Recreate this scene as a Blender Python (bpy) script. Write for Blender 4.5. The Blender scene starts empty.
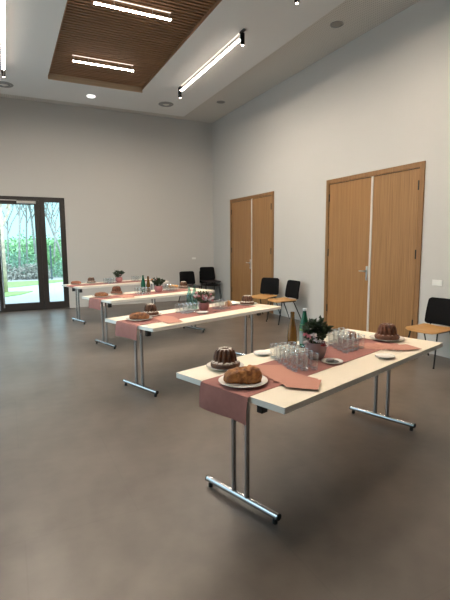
import bpy, bmesh, math, random
from math import sin, cos, pi, sqrt, radians
from mathutils import Vector, Matrix, noise
random.seed(7)
S = bpy.context.scene
COL = S.collection

# ---------------------------------------------------------------- materials
def mat(name, col, rough=.5, metal=0., spec=.5, var=0., vscale=6., bump=0., bscale=60., stretch=None, coat=0., emit=None, estr=0.):
    m = bpy.data.materials.new(name); m.use_nodes = True
    nt = m.node_tree; N = nt.nodes; L = nt.links
    b = N['Principled BSDF']
    b.inputs['Base Color'].default_value = (*col, 1)
    b.inputs['Roughness'].default_value = rough
    b.inputs['Metallic'].default_value = metal
    b.inputs['Specular IOR Level'].default_value = spec
    b.inputs['Coat Weight'].default_value = coat
    if emit:
        b.inputs['Emission Color'].default_value = (*emit, 1)
        b.inputs['Emission Strength'].default_value = estr
    if var or bump:
        tc = N.new('ShaderNodeTexCoord'); mp = N.new('ShaderNodeMapping')
        L.new(tc.outputs['Object'], mp.inputs['Vector'])
        if stretch: mp.inputs['Scale'].default_value = stretch
    if var:
        nz = N.new('ShaderNodeTexNoise'); nz.inputs['Scale'].default_value = vscale
        nz.inputs['Detail'].default_value = 6
        L.new(mp.outputs['Vector'], nz.inputs['Vector'])
        r = N.new('ShaderNodeValToRGB')
        r.color_ramp.elements[0].position = .3; r.color_ramp.elements[1].position = .7
        r.color_ramp.elements[0].color = (*[c*(1-var) for c in col], 1)
        r.color_ramp.elements[1].color = (*[min(1, c*(1+var)) for c in col], 1)
        L.new(nz.outputs['Fac'], r.inputs['Fac']); L.new(r.outputs['Color'], b.inputs['Base Color'])
    if bump:
        n2 = N.new('ShaderNodeTexNoise'); n2.inputs['Scale'].default_value = bscale
        n2.inputs['Detail'].default_value = 4
        L.new(mp.outputs['Vector'], n2.inputs['Vector'])
        bp = N.new('ShaderNodeBump'); bp.inputs['Strength'].default_value = bump; bp.inputs['Distance'].default_value = .01
        L.new(n2.outputs['Fac'], bp.inputs['Height']); L.new(bp.outputs['Normal'], b.inputs['Normal'])
    return m

def emission(name, col, strength):
    m = bpy.data.materials.new(name); m.use_nodes = True
    N = m.node_tree.nodes; N.clear()
    e = N.new('ShaderNodeEmission'); e.inputs[0].default_value = (*col, 1); e.inputs[1].default_value = strength
    o = N.new('ShaderNodeOutputMaterial'); m.node_tree.links.new(e.outputs[0], o.inputs[0])
    return m

def clear_glass(name, tint, blend=.5, lo=.04, hi=.75, rough=.02, power=2.2):
    m = bpy.data.materials.new(name); m.use_nodes = True
    nt = m.node_tree; N = nt.nodes; L = nt.links; N.clear()
    t = N.new('ShaderNodeBsdfTransparent'); t.inputs[0].default_value = (*tint, 1)
    g = N.new('ShaderNodeBsdfGlossy'); g.inputs['Roughness'].default_value = rough; g.inputs[0].default_value = (.95, .97, 1, 1)
    lw = N.new('ShaderNodeLayerWeight'); lw.inputs['Blend'].default_value = blend
    mr = N.new('ShaderNodeMapRange'); mr.inputs['To Min'].default_value = lo; mr.inputs['To Max'].default_value = hi
    mx = N.new('ShaderNodeMixShader'); o = N.new('ShaderNodeOutputMaterial')
    pw = N.new('ShaderNodeMath'); pw.operation = 'POWER'; pw.inputs[1].default_value = power
    L.new(lw.outputs['Facing'], pw.inputs[0]); L.new(pw.outputs[0], mr.inputs['Value']); L.new(mr.outputs[0], mx.inputs[0])
    L.new(t.outputs[0], mx.inputs[1]); L.new(g.outputs[0], mx.inputs[2]); L.new(mx.outputs[0], o.inputs[0])
    return m

def wood(name, c1, c2, axis='Z', scale=1., rough=.42, freq=26.):
    m = bpy.data.materials.new(name); m.use_nodes = True
    nt = m.node_tree; N = nt.nodes; L = nt.links; b = N['Principled BSDF']
    b.inputs['Roughness'].default_value = rough
    tc = N.new('ShaderNodeTexCoord'); mp = N.new('ShaderNodeMapping'); L.new(tc.outputs['Object'], mp.inputs[0])
    s = [freq*scale]*3; s['XYZ'.index(axis)] = 1.1*scale
    mp.inputs['Scale'].default_value = s
    nz = N.new('ShaderNodeTexNoise'); nz.inputs['Scale'].default_value = 1.; nz.inputs['Detail'].default_value = 5; nz.inputs['Roughness'].default_value = .65
    L.new(mp.outputs[0], nz.inputs['Vector'])
    r = N.new('ShaderNodeValToRGB'); r.color_ramp.elements[0].position = .32; r.color_ramp.elements[1].position = .68
    r.color_ramp.elements[0].color = (*c1, 1); r.color_ramp.elements[1].color = (*c2, 1)
    L.new(nz.outputs['Fac'], r.inputs['Fac']); L.new(r.outputs[0], b.inputs['Base Color'])
    return m

def floor_mat():
    m = mat('floor_screed', (.2, .18, .16), .36, spec=.5)
    nt = m.node_tree; N = nt.nodes; L = nt.links; b = N['Principled BSDF']
    tc = N.new('ShaderNodeTexCoord')
    n1 = N.new('ShaderNodeTexNoise'); n1.inputs['Scale'].default_value = .9; n1.inputs['Detail'].default_value = 4; n1.inputs['Roughness'].default_value = .6
    n2 = N.new('ShaderNodeTexNoise'); n2.inputs['Scale'].default_value = 7; n2.inputs['Detail'].default_value = 6
    L.new(tc.outputs['Object'], n1.inputs['Vector']); L.new(tc.outputs['Object'], n2.inputs['Vector'])
    a = N.new('ShaderNodeMath'); a.operation = 'MULTIPLY_ADD'; a.inputs[1].default_value = .35
    L.new(n2.outputs['Fac'], a.inputs[0]); L.new(n1.outputs['Fac'], a.inputs[2])
    r = N.new('ShaderNodeValToRGB'); r.color_ramp.elements[0].position = .45; r.color_ramp.elements[1].position = .9
    r.color_ramp.elements[0].color = (.086, .069, .057, 1); r.color_ramp.elements[1].color = (.158, .129, .107, 1)
    L.new(a.outputs[0], r.inputs['Fac'])
    br = N.new('ShaderNodeTexBrick'); br.offset = .5; br.inputs['Scale'].default_value = 1
    br.inputs['Brick Width'].default_value = 1.2; br.inputs['Row Height'].default_value = 1.2
    br.inputs['Mortar Size'].default_value = .004; br.inputs['Color1'].default_value = (1, 1, 1, 1); br.inputs['Color2'].default_value = (.98, .98, .98, 1)
    br.inputs['Mortar'].default_value = (.92, .92, .92, 1)
    L.new(tc.outputs['Object'], br.inputs['Vector'])
    mx = N.new('ShaderNodeMix'); mx.data_type = 'RGBA'; mx.blend_type = 'MULTIPLY'; mx.inputs[0].default_value = 1
    L.new(r.outputs[0], mx.inputs[6]); L.new(br.outputs['Color'], mx.inputs[7]); L.new(mx.outputs[2], b.inputs['Base Color'])
    mr = N.new('ShaderNodeMapRange'); mr.inputs['To Min'].default_value = .28; mr.inputs['To Max'].default_value = .4
    n3 = N.new('ShaderNodeTexNoise'); n3.inputs['Scale'].default_value = 1.6; n3.inputs['Detail'].default_value = 1
    L.new(tc.outputs['Object'], n3.inputs['Vector']); L.new(n3.outputs['Fac'], mr.inputs['Value']); L.new(mr.outputs[0], b.inputs['Roughness'])
    return m

def perforated():
    m = mat('perforated_ceiling', (.62, .6, .56), .8)
    nt = m.node_tree; N = nt.nodes; L = nt.links; b = N['Principled BSDF']
    tc = N.new('ShaderNodeTexCoord'); sp = N.new('ShaderNodeSeparateXYZ'); L.new(tc.outputs['Object'], sp.inputs[0])
    def tri(o):
        k = N.new('ShaderNodeMath'); k.operation = 'MULTIPLY'; k.inputs[1].default_value = 1/.036; L.new(o, k.inputs[0])
        f = N.new('ShaderNodeMath'); f.operation = 'FRACT'; L.new(k.outputs[0], f.inputs[0])
        s = N.new('ShaderNodeMath'); s.operation = 'SUBTRACT'; s.inputs[1].default_value = .5; L.new(f.outputs[0], s.inputs[0])
        p = N.new('ShaderNodeMath'); p.operation = 'MULTIPLY'; L.new(s.outputs[0], p.inputs[0]); L.new(s.outputs[0], p.inputs[1])
        return p
    a, c = tri(sp.outputs['X']), tri(sp.outputs['Y'])
    d = N.new('ShaderNodeMath'); d.operation = 'ADD'; L.new(a.outputs[0], d.inputs[0]); L.new(c.outputs[0], d.inputs[1])
    lt = N.new('ShaderNodeMath'); lt.operation = 'LESS_THAN'; lt.inputs[1].default_value = .07; L.new(d.outputs[0], lt.inputs[0])
    mx = N.new('ShaderNodeMix'); mx.data_type = 'RGBA'
    mx.inputs[6].default_value = (.72, .7, .66, 1); mx.inputs[7].default_value = (.47, .45, .42, 1)
    L.new(lt.outputs[0], mx.inputs[0]); L.new(mx.outputs[2], b.inputs['Base Color'])
    return m

def cake_mat(name, c1, c2, sugar=None, zlo=0., zhi=.1, nscale=60):
    """crumb colours with, for sugar, a dusting on the faces that look up (powder falls from above)"""
    m = mat(name, c1, .62, var=.01, bump=.5, bscale=140)
    nt = m.node_tree; N = nt.nodes; L = nt.links; b = N['Principled BSDF']
    tc = N.new('ShaderNodeTexCoord')
    nz = N.new('ShaderNodeTexNoise'); nz.inputs['Scale'].default_value = nscale*.5; nz.inputs['Detail'].default_value = 6
    L.new(tc.outputs['Object'], nz.inputs['Vector'])
    r = N.new('ShaderNodeValToRGB'); r.color_ramp.elements[0].position = .35; r.color_ramp.elements[1].position = .68
    r.color_ramp.elements[0].color = (*c1, 1); r.color_ramp.elements[1].color = (*c2, 1)
    L.new(nz.outputs['Fac'], r.inputs['Fac']); out = r.outputs[0]
    if sugar:
        ge = N.new('ShaderNodeNewGeometry'); s = N.new('ShaderNodeSeparateXYZ'); L.new(ge.outputs['True Normal'], s.inputs[0])
        n2 = N.new('ShaderNodeTexNoise'); n2.inputs['Scale'].default_value = nscale; L.new(tc.outputs['Object'], n2.inputs['Vector'])
        ad = N.new('ShaderNodeMath'); ad.operation = 'MULTIPLY_ADD'; ad.inputs[1].default_value = .55
        L.new(n2.outputs['Fac'], ad.inputs[0]); L.new(s.outputs['Z'], ad.inputs[2])
        mr = N.new('ShaderNodeMapRange'); mr.inputs['From Min'].default_value = sugar; mr.inputs['From Max'].default_value = sugar+.3
        L.new(ad.outputs[0], mr.inputs['Value'])
        mx = N.new('ShaderNodeMix'); mx.data_type = 'RGBA'; mx.inputs[7].default_value = (.8, .74, .66, 1)
        L.new(mr.outputs[0], mx.inputs[0]); L.new(out, mx.inputs[6]); out = mx.outputs[2]
    L.new(out, b.inputs['Base Color'])
    return m

M = {}
M['wall'] = mat('wall_paint', (.57, .56, .545), .85, spec=.2, bump=.04, bscale=120)
M['white_ceiling'] = mat('ceiling_plaster', (.86, .86, .85), .9, spec=.2)
M['perf'] = perforated()
M['floor'] = floor_mat()
M['oak'] = wood('oak_veneer', (.27, .135, .05), (.36, .19, .075), 'Z')
M['oak_ribbed'] = wood('oak_ribbed', (.225, .11, .04), (.38, .21, .087), 'Z', freq=85)
M['oak_frame'] = wood('oak_frame', (.21, .105, .038), (.29, .15, .06), 'Z')
M['dark_rebate'] = mat('dark_rebate', (.09, .05, .025), .7)
M['slat'] = wood('slat_wood', (.2, .105, .05), (.3, .165, .085), 'X', rough=.6)
M['slat_lip'] = wood('slat_lip_wood', (.46, .34, .22), (.56, .43, .29), 'X', rough=.6)
M['dark_void'] = mat('dark_felt', (.012, .01, .009), .95)
M['alu_dark'] = mat('dark_aluminium', (.028, .024, .022), .45, metal=.2)
M['steel'] = mat('brushed_steel', (.62, .62, .62), .3, metal=1)
M['chrome'] = mat('chrome', (.42, .42, .43), .22, metal=1)
M['strip'] = mat('pale_seal_strip', (.62, .6, .57), .45)
M['top'] = mat('cream_laminate', (.82, .73, .59), .38, var=.02, vscale=3)
M['edge'] = mat('table_edge_band', (.80, .78, .74), .45)
M['black'] = mat('black_plastic', (.012, .012, .013), .5)
M['matt_black'] = mat('matt_black_metal', (.008, .008, .008), .9, spec=.05)
M['rubber'] = mat('black_rubber', (.01, .01, .01), .8)
M['chair_black'] = mat('black_chair_back', (.006, .006, .007), .75, spec=.1)
M['chair_seat'] = wood('chair_plywood', (.46, .24, .08), (.56, .32, .13), 'Y', rough=.4)
M['chair_shaded_seat'] = mat('shaded_seat', (.03, .02, .02), .4)  # far-corner seats, the shade there put into the colour
M['leg_black'] = mat('black_powder_steel', (.013, .013, .014), .4, metal=.3)
M['runner'] = mat('dusty_pink_runner', (.34, .155, .134), .9, spec=.15, bump=.25, bscale=500, var=.05, vscale=30)
M['napkin'] = mat('coral_napkin', (.47, .235, .18), .9, spec=.15, bump=.2, bscale=300)
M['porcelain'] = mat('white_porcelain', (.82, .79, .74), .18, coat=.3)
M['slate'] = mat('dark_dish', (.03, .025, .025), .35)
M['pot'] = mat('mauve_pot', (.43, .27, .27), .5, var=.06, vscale=20)
M['pinkpot'] = mat('pink_pot', (.5, .22, .22), .5, var=.06, vscale=20)
M['soil'] = mat('soil', (.03, .02, .012), .95)
M['leaf'] = mat('dark_leaf', (.035, .06, .028), .6, var=.4, vscale=30)
M['leaf2'] = mat('olive_leaf', (.13, .13, .07), .6, var=.4, vscale=30)
M['stem'] = mat('green_stem', (.06, .08, .03), .7)
M['pink'] = mat('pink_petal', (.72, .3, .36), .7)
M['white_petal'] = mat('white_petal', (.78, .72, .74), .7)
M['red'] = mat('red_petal', (.5, .05, .06), .7)
M['orange'] = mat('orange_petal', (.7, .25, .05), .7)
M['tumbler'] = clear_glass('clear_tumbler_glass', (.975, .985, .985), .5, .05, .8, .04, 2.6)
M['tumbler_edge'] = clear_glass('tumbler_rim_and_base', (.9, .93, .93), .5, .34, .8, .12, 1.)
M['amber'] = mat('amber_glass', (.15, .068, .012), .2)
M['green'] = mat('green_glass', (.01, .095, .05), .15)
M['teal'] = clear_glass('pale_green_glass', (.52, .76, .67), .5, .1, .6, .05)
M['label'] = mat('pale_bottle_label', (.2, .27, .27), .5, var=.25, vscale=40)
M['label_green'] = mat('green_label_band', (.12, .24, .06), .5)
M['cap'] = mat('white_cap', (.75, .77, .8), .4)
M['led'] = emission('led_diffuser', (1, .86, .70), 165)
M['led_side'] = emission('led_side_glow', (1, .86, .73), 9)
M['groove_line'] = emission('lit_groove_glow', (1, .82, .66), 1.1)
M['downlight'] = emission('downlight_diffuser', (1, .97, .93), 1.1)
M['spot_lens'] = emission('spot_lens', (1, .86, .7), 30)
M['fixture'] = mat('white_fixture', (.72, .7, .66), .5)
M['grey_metal'] = mat('grey_diffuser', (.3, .3, .3), .5)
M['speaker'] = mat('grey_speaker_mesh', (.28, .27, .25), .8)
M['switch'] = mat('white_switch', (.8, .8, .78), .4)
M['pane'] = clear_glass('window_pane', (.93, .97, .96), .3, .03, .35, .01)
M['kug'] = cake_mat('kugelhopf_crust', (.045, .016, .007), (.13, .05, .02), sugar=.98)
M['kug_plain'] = cake_mat('dark_kugelhopf_crust', (.075, .022, .008), (.16, .05, .018), sugar=1.2)
M['lamb'] = cake_mat('golden_crust', (.15, .045, .01), (.46, .18, .04))
M['brown'] = cake_mat('dark_brown_crust', (.09, .025, .008), (.3, .11, .03))
M['bread'] = cake_mat('orange_brioche', (.5, .19, .035), (.68, .34, .09))
M['redloaf'] = cake_mat('reddish_crust', (.18, .05, .025), (.32, .11, .05))
M['gravel'] = mat('pale_gravel', (.36, .37, .37), .9, var=.15, vscale=40)
M['grass'] = mat('lawn_grass', (.2, .35, .1), .9, var=.3, vscale=8)
M['birch'] = mat('pale_bark', (.55, .47, .36), .8, var=.3, vscale=9)
M['bark'] = mat('grey_bark', (.3, .31, .29), .9, var=.3, vscale=9)
M['bush'] = mat('hazed_green_bush', (.17, .36, .15), .8, var=.4, vscale=3)  # distance haze put into this paler green
M['bush2'] = mat('hazed_bluish_bush', (.2, .37, .27), .8, var=.4, vscale=3)  # paled the same way, haze mixed into the colour
M['scrub'] = mat('grey_brown_scrub', (.33, .33, .3), .9, var=.4, vscale=3)
M['fence'] = mat('dark_fence_steel', (.06, .1, .12), .5)

# ---------------------------------------------------------------- mesh helpers
def link(name, bm, m, parent=None, smooth=False, mats=None, angle=None):
    me = bpy.data.meshes.new(name); bmesh.ops.recalc_face_normals(bm, faces=bm.faces); bm.to_mesh(me); bm.free()
    for x in (mats or [m]): me.materials.append(x)
    if smooth:
        for p in me.polygons: p.use_smooth = True
        if angle: me.set_sharp_from_angle(angle=radians(angle))
    o = bpy.data.objects.new(name, me); COL.objects.link(o)
    if parent: o.parent = parent
    return o
def thing(name, label, cat, loc=(0, 0, 0), rz=0., group=None):
    o = bpy.data.objects.new(name, None); o.empty_display_size = .1; COL.objects.link(o)
    o.location = loc; o.rotation_euler = (0, 0, rz)
    return tag(o, label, cat, group)
def tag(o, label, cat, group=None):
    o['label'] = label; o['category'] = cat
    if group: o['group'] = group
    elif 'group' in o: del o['group']
    return o
def struct(o): o['kind'] = 'structure'; return o
def copy_tree(o, parent=None):
    c = o.copy(); COL.objects.link(c)
    if parent: c.parent = parent
    for ch in list(o.children): copy_tree(ch, c)
    return c
def place(src, used, loc, rz, label, cat=None, group=None):
    """first use moves the prototype itself, later ones copy it with its parts"""
    if src.name in used: o = copy_tree(src)
    else: o = src; used.add(src.name)
    o.location = loc; o.rotation_euler = (0, 0, rz)
    return tag(o, label, cat or o['category'], group)
USED = set()

def box(bm, x0, x1, y0, y1, z0, z1, bev=0., mi=0):
    r = bmesh.ops.create_cube(bm, size=1)
    for v in r['verts']:
        v.co = Vector(((x0+x1)/2+v.co.x*(x1-x0), (y0+y1)/2+v.co.y*(y1-y0), (z0+z1)/2+v.co.z*(z1-z0)))
    fs = set(f for v in r['verts'] for f in v.link_faces)
    for f in fs: f.material_index = mi
    if bev:
        es = list(set(e for v in r['verts'] for e in v.link_edges))
        bmesh.ops.bevel(bm, geom=es, offset=bev, segments=2, affect='EDGES', profile=.5)
    return bm
def tube(bm, pts, rad, n=12, caps=True):
    pts = [Vector(p) for p in pts]; rings = []
    rad = rad if isinstance(rad, (list, tuple)) else [rad]*len(pts)
    up = None
    for i, p in enumerate(pts):
        d = (pts[min(i+1, len(pts)-1)]-pts[max(i-1, 0)]).normalized()
        if up is None:
            a = Vector((0, 0, 1)) if abs(d.z) < .9 else Vector((1, 0, 0))
            up = d.cross(a).normalized()
        up = (up-d*up.dot(d)).normalized(); w = d.cross(up)
        rings.append([bm.verts.new(p+(up*cos(2*pi*k/n)+w*sin(2*pi*k/n))*rad[i]) for k in range(n)])
    for a, b in zip(rings, rings[1:]):
        for k in range(n): bm.faces.new((a[k], a[(k+1) % n], b[(k+1) % n], b[k]))
    if caps:
        bm.faces.new(rings[0][::-1]); bm.faces.new(rings[-1])
    return bm
def lathe(bm, prof, n=32, f=None, cx=0, cy=0, cap0=True, cap1=True):
    """prof: (r,z) from bottom to top; f(theta, i) scales the radius"""
    rings = []
    for i, (r, z) in enumerate(prof):
        if r < 1e-6: rings.append([bm.verts.new((cx, cy, z))]); continue
        ring = []
        for k in range(n):
            t = 2*pi*k/n; q = r*(f(t, i) if f else 1)
            ring.append(bm.verts.new((cx+q*cos(t), cy+q*sin(t), z)))
        rings.append(ring)
    for a, b in zip(rings, rings[1:]):
        for k in range(n):
            k2 = (k+1) % n
            if len(a) == 1 and len(b) == 1: break
            if len(a) == 1: bm.faces.new((a[0], b[k2], b[k]))
            elif len(b) == 1: bm.faces.new((a[k], a[k2], b[0]))
            else: bm.faces.new((a[k], a[k2], b[k2], b[k]))
    if cap0 and len(rings[0]) > 1: bm.faces.new(rings[0][::-1])
    if cap1 and len(rings[-1]) > 1: bm.faces.new(rings[-1])
    return bm
def slab(bm, nu, nv, f, t):
    """closed sheet: f(u,v) in 0..1 gives the top, thickness t along the numeric normal"""
    e = 1e-3; A = []; B = []
    for i in range(nu+1):
        ra = []; rb = []
        for j in range(nv+1):
            u, v = i/nu, j/nv; p = Vector(f(u, v))
            du = Vector(f(min(1, u+e), v))-Vector(f(max(0, u-e), v)); dv = Vector(f(u, min(1, v+e)))-Vector(f(u, max(0, v-e)))
            n = du.cross(dv)
            n = n.normalized() if n.length > 1e-12 else Vector((0, 0, 1))
            ra.append(bm.verts.new(p)); rb.append(bm.verts.new(p-n*t))
        A.append(ra); B.append(rb)
    for i in range(nu):
        for j in range(nv):
            bm.faces.new((A[i][j], A[i+1][j], A[i+1][j+1], A[i][j+1])); bm.faces.new((B[i][j], B[i][j+1], B[i+1][j+1], B[i+1][j]))
    for i in range(nu):
        bm.faces.new((A[i][0], B[i][0], B[i+1][0], A[i+1][0])); bm.faces.new((A[i][nv], A[i+1][nv], B[i+1][nv], B[i][nv]))
    for j in range(nv):
        bm.faces.new((A[0][j], A[0][j+1], B[0][j+1], B[0][j])); bm.faces.new((A[nu][j], B[nu][j], B[nu][j+1], A[nu][j+1]))
    return bm
def B(): return bmesh.new()
def rrect(u, v, w, h, r):
    """square -> rounded rectangle, centred"""
    y = (v-.5)*h; d = abs(y)-(h/2-r)
    hw = w/2-(r-sqrt(max(0, r*r-d*d)) if d > 0 else 0)
    return (2*u-1)*max(hw, .02), y

# ---------------------------------------------------------------- room
XL, XR, YB, YF, ZC, ZR = -1.7, 5.214, 11.377, -3.6, 4.76, 4.66
b = B(); box(b, XL-.3, XR+.3, YF-.3, YB+.25, -.12, 0); struct(link('floor', b, M['floor']))
b = B(); box(b, XL-.3, XR+.3, YF-.3, YB+.25, ZC, ZC+.1); CE = struct(link('ceiling', b, M['perf']))
# suspended smooth ceiling field with the opening for the wooden slats
sx0, sx1, sy0, sy1 = .915, 2.72, .4, 9.36
rx0, rx1, ry0, ry1 = -.65, 4.17, -2.9, 10.79
b = B()
for q in ((rx0, sx0, ry0, ry1), (sx1, rx1, ry0, ry1), (sx0, sx1, sy1, ry1), (sx0, sx1, ry0, sy0)): box(b, *q, ZR, ZC)
link('ceiling_raft', b, M['white_ceiling'], CE)
b = B(); y = sy0+.05
while y < sy1-.06:
    box(b, sx0+.016, sx1-.016, y, y+.042, ZR+.04, ZR+.075); y += .08
link('slat_field', b, M['slat'], CE)
b = B(); box(b, sx0, sx1, sy0, sy1, ZC-.012, ZC-.002); link('slat_backing', b, M['dark_void'], CE)
b = B(); box(b, sx0+.002, sx1-.002, sy1-.025, sy1-.002, ZR-.05, ZC-.014); link('slat_edge_board', b, M['slat_lip'], CE)
for xx in (sx0, sx1-.016):
    b = B(); box(b, xx+.001, xx+.015, sy0+.002, sy1-.027, ZR-.001, ZC-.014); link('slat_side_board', b, M['slat'], CE)

b = B(); box(b, XR, XR+.25, YF-.3, YB+.25, 0, ZC); struct(link('wall_right', b, M['wall']))
GX0, GX1, GZ = -1.6, 1.335, 2.635
b = B(); box(b, GX1, XR, YB, YB+.25, 0, ZC); box(b, XL-.3, GX0, YB, YB+.25, 0, ZC); box(b, GX0, GX1, YB, YB+.25, GZ, ZC)
struct(link('wall_back', b, M['wall']))
b = B(); box(b, XL-.3, XR+.3, YF-.3, YF, 0, ZC); struct(link('wall_front', b, M['wall']))
WIN = [(2.4, 5.6), (6.0, 9.6)]; WZ0, WZ1 = .1, 3.3
b = B(); ys = YF
for a, c in WIN:
    box(b, XL-.25, XL, ys, a, 0, ZC); box(b, XL-.25, XL, a, c, 0, WZ0); box(b, XL-.25, XL, a, c, WZ1, ZC); ys = c
box(b, XL-.25, XL, ys, YB, 0, ZC); struct(link('wall_left', b, M['wall']))
for i, (a, c) in enumerate(WIN):
    b = B(); t = .07; x0, x1 = XL-.16, XL-.08
    box(b, x0, x1, a, a+t, WZ0, WZ1); box(b, x0, x1, c-t, c, WZ0, WZ1); box(b, x0, x1, a+t, c-t, WZ0, WZ0+t); box(b, x0, x1, a+t, c-t, WZ1-t, WZ1)
    box(b, x0, x1, (a+c)/2-.04, (a+c)/2+.04, WZ0+t, WZ1-t)
    w = struct(link('window_%d' % (i+1), b, M['alu_dark']))
    b = B(); box(b, XL-.125, XL-.115, a+t, c-t, WZ0+t, WZ1-t); link('pane', b, M['pane'], w)

# glass entrance door in the back wall
def frame_rect(bm, x0, x1, y0, y1, z0, z1, t, tb=None, tt=None):
    tb = tb or t; tt = tt or t
    box(bm, x0, x0+t, y0, y1, z0, z1); box(bm, x1-t, x1, y0, y1, z0, z1)
    box(bm, x0+t, x1-t, y0, y1, z0, z0+tb); box(bm, x0+t, x1-t, y0, y1, z1-tt, z1)
yd0, yd1 = YB+.02, YB+.10
b = B()
frame_rect(b, .775, GX1, yd0, yd1, 0, GZ, .115, .17, .11); frame_rect(b, GX0, -1.06, yd0, yd1, 0, GZ, .1, .17, .11)
box(b, -1.06, .775, yd0, yd1, GZ-.075, GZ); box(b, -1.06, .775, yd0, yd1, 0, .025)
D1 = struct(link('door_1', b, M['alu_dark']))
b = B(); box(b, .89, GX1-.115, yd0+.035, yd0+.045, .17, GZ-.11); box(b, GX0+.1, -1.16, yd0+.035, yd0+.045, .17, GZ-.11); link('side_pane', b, M['pane'], D1)
for (x0, x1, hs) in ((-.18, .772, 1), (-1.057, -.186, -1)):
    b = B(); frame_rect(b, x0, x1, yd0-.01, yd1-.01, .028, GZ-.08, .11, .15, .1)
    lf = link('door_leaf', b, M['alu_dark'], D1)
    b = B(); box(b, x0+.11, x1-.11, yd0+.03, yd0+.042, .178, GZ-.18); link('door_pane', b, M['pane'], lf)
    hx = x0+.09 if hs > 0 else x1-.09
    b = B(); tube(b, [(hx, yd0-.07, .1), (hx, yd0-.07, 1.75)], .014)
    for hz in (.35, 1.5): tube(b, [(hx, yd0-.07, hz), (hx, yd0-.008, hz)], .009)
    link('pull_handle', b, M['steel'], lf, True, angle=40)
b = B(); box(b, .3, .7, yd0-.065, yd0-.012, GZ-.16, GZ-.10, .005); box(b, -.05, .3, yd0-.05, yd0-.02, GZ-.1, GZ-.085)
link('door_closer', b, M['steel'], D1)

# oak double doors in the right wall
def double_door(nm, y0, y1, h, ysplit):
    x = XR
    b = B(); t = .075
    box(b, x-.022, x-.0005, y0, y0+t, 0, h, .003); box(b, x-.022, x-.0005, y1-t, y1, 0, h, .003); box(b, x-.022, x-.0005, y0+t, y1-t, h-t, h, .003)
    d = struct(link(nm, b, M['oak_frame']))
    b = B(); box(b, x-.001, x-.0002, y0+t, y1-t, .002, h-t); link('rebate', b, M['dark_rebate'], d)
    w = .02
    for (a, c, mt, hy) in ((y0+t+.012, ysplit-w, 'oak_ribbed', y0+t+.012), (ysplit+w, y1-t-.012, 'oak', y1-t-.012)):
        b = B(); box(b, x-.012, x-.0012, a, c, .008, h-t-.012, .002)
        l = link('door_leaf', b, M[mt], d)
        for hz in (.3, 1.3, h-.38):
            b = B(); tube(b, [(x-.02, hy, hz), (x-.02, hy, hz+.13)], .009, 8); link('hinge', b, M['black'], l, True, angle=40)
    b = B(); box(b, x-.02, x-.0013, ysplit-w+.002, ysplit+w-.002, .008, h-t-.004); link('seal_strip', b, M['strip'], d)
    ly = ysplit+w+.045
    b = B(); box(b, x-.017, x-.0125, ly-.02, ly+.02, .93, 1.16, .003); box(b, x-.026, x-.017, ly-.014, ly+.014, .95, .98)
    tube(b, [(x-.017, ly, 1.08), (x-.06, ly, 1.08)], .011, 10); tube(b, [(x-.06, ly-.006, 1.08), (x-.06, ly+.12, 1.08)], .010, 10)
    link('lever_handle', b, M['steel'], d, True, angle=40)
double_door('door_2', 4.405, 6.489, 2.635, 5.375)
double_door('door_3', 8.242, 10.30, 2.635, 9.19)

def plate_switch(name, label, cat, o, rz, w, h, n):
    t = thing(name, label, cat, o, rz)
    b = B(); box(b, -w/2, w/2, -.009, -.0005, -h/2, h/2, .002); link('cover_plate', b, M['switch'], t)
    for i in range(n):
        c = -w/2+(i+.5)*w/n
        b = B(); box(b, c-.027, c+.027, -.0125, -.0092, -.027, .027, .0015); link('rocker', b, M['switch'], t)
plate_switch('light_switch', 'white two gang light switch on right wall above the nearest black chair', 'light switch', (XR, 4.125, .99), -pi/2, .155, .08, 2)
plate_switch('wall_socket', 'small white cover plate on grey back wall above the black chairs', 'wall socket', (4.62, YB, 1.14), 0, .12, .05, 1)

# ---------------------------------------------------------------- ceiling fittings
def light_bar(length, label, loc, rz, group=None, spots=(), stub=0):
    t = thing('linear_ceiling_light', label, 'ceiling light', loc, rz, group)
    L2 = length/2
    b = B(); box(b, -L2, L2, -.022, .022, -.089, -.083, .002)
    for s in (-1, 1): box(b, -L2, L2, s*.022-.0012, s*.022+.0012, -.0985, -.089)
    for s in (-1, 1): box(b, s*L2-.0015, s*L2+.0015, -.0205, .0205, -.0985, -.089)
    for s in (-1, 1):
        for q in (.05, .5): tube(b, [(s*L2*(1-q), 0, -.0835), (s*L2*(1-q), 0, -.002)], .004, 6)
    link('housing', b, M['fixture'], t)
    b = B(); box(b, -L2+.003, L2-.003, -.0195, .0195, -.0955, -.0915)
    link('diffuser', b, M['led'], t)
    b = B()
    for s in (-1, 1): box(b, -L2, L2, s*.0241-.0007, s*.0241+.0007, -.0975, -.0895)
    link('side_diffuser', b, M['led_side'], t)
    b = B(); box(b, -L2, L2, -.010, .010, -.006, -.0005); link('track_glow', b, M['groove_line'], t)  # lit groove above the bar, its brightness put in as emission
    if stub:
        for s in (-1, 1): 
            b = B(); box(b, s*L2, s*(L2+stub), -.018, .018, -.02, -.0006); link('track_end', b, M['black'], t)
    return t
def spot(label, loc, group=None):
    t = thing('ceiling_spotlight', label, 'spotlight', loc, 0, group)
    b = B(); lathe(b, [(.030, -.195), (.033, -.19), (.033, -.03), (.012, -.022), (.012, -.021)], 20); link('spot_body', b, M['matt_black'], t, True, angle=35)
    b = B(); lathe(b, [(.013, -.2), (.018, -.1955)], 16); link('spot_lens', b, M['spot_lens'], t)
    l = bpy.data.lights.new('spot_lamp', 'SPOT'); l.energy = 22; l.color = (1, .84, .66); l.spot_size = radians(70); l.spot_blend = .6; l.shadow_soft_size = .03
    lo = bpy.data.objects.new('spot_lamp', l); COL.objects.link(lo); lo.parent = t; lo.location = (0, 0, -.23)
    return t
light_bar(2.5, 'long lit light bar hanging from white ceiling to the right of the wooden slats', (3.35, 7.52, ZR), pi/2, stub=.14)
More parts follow.
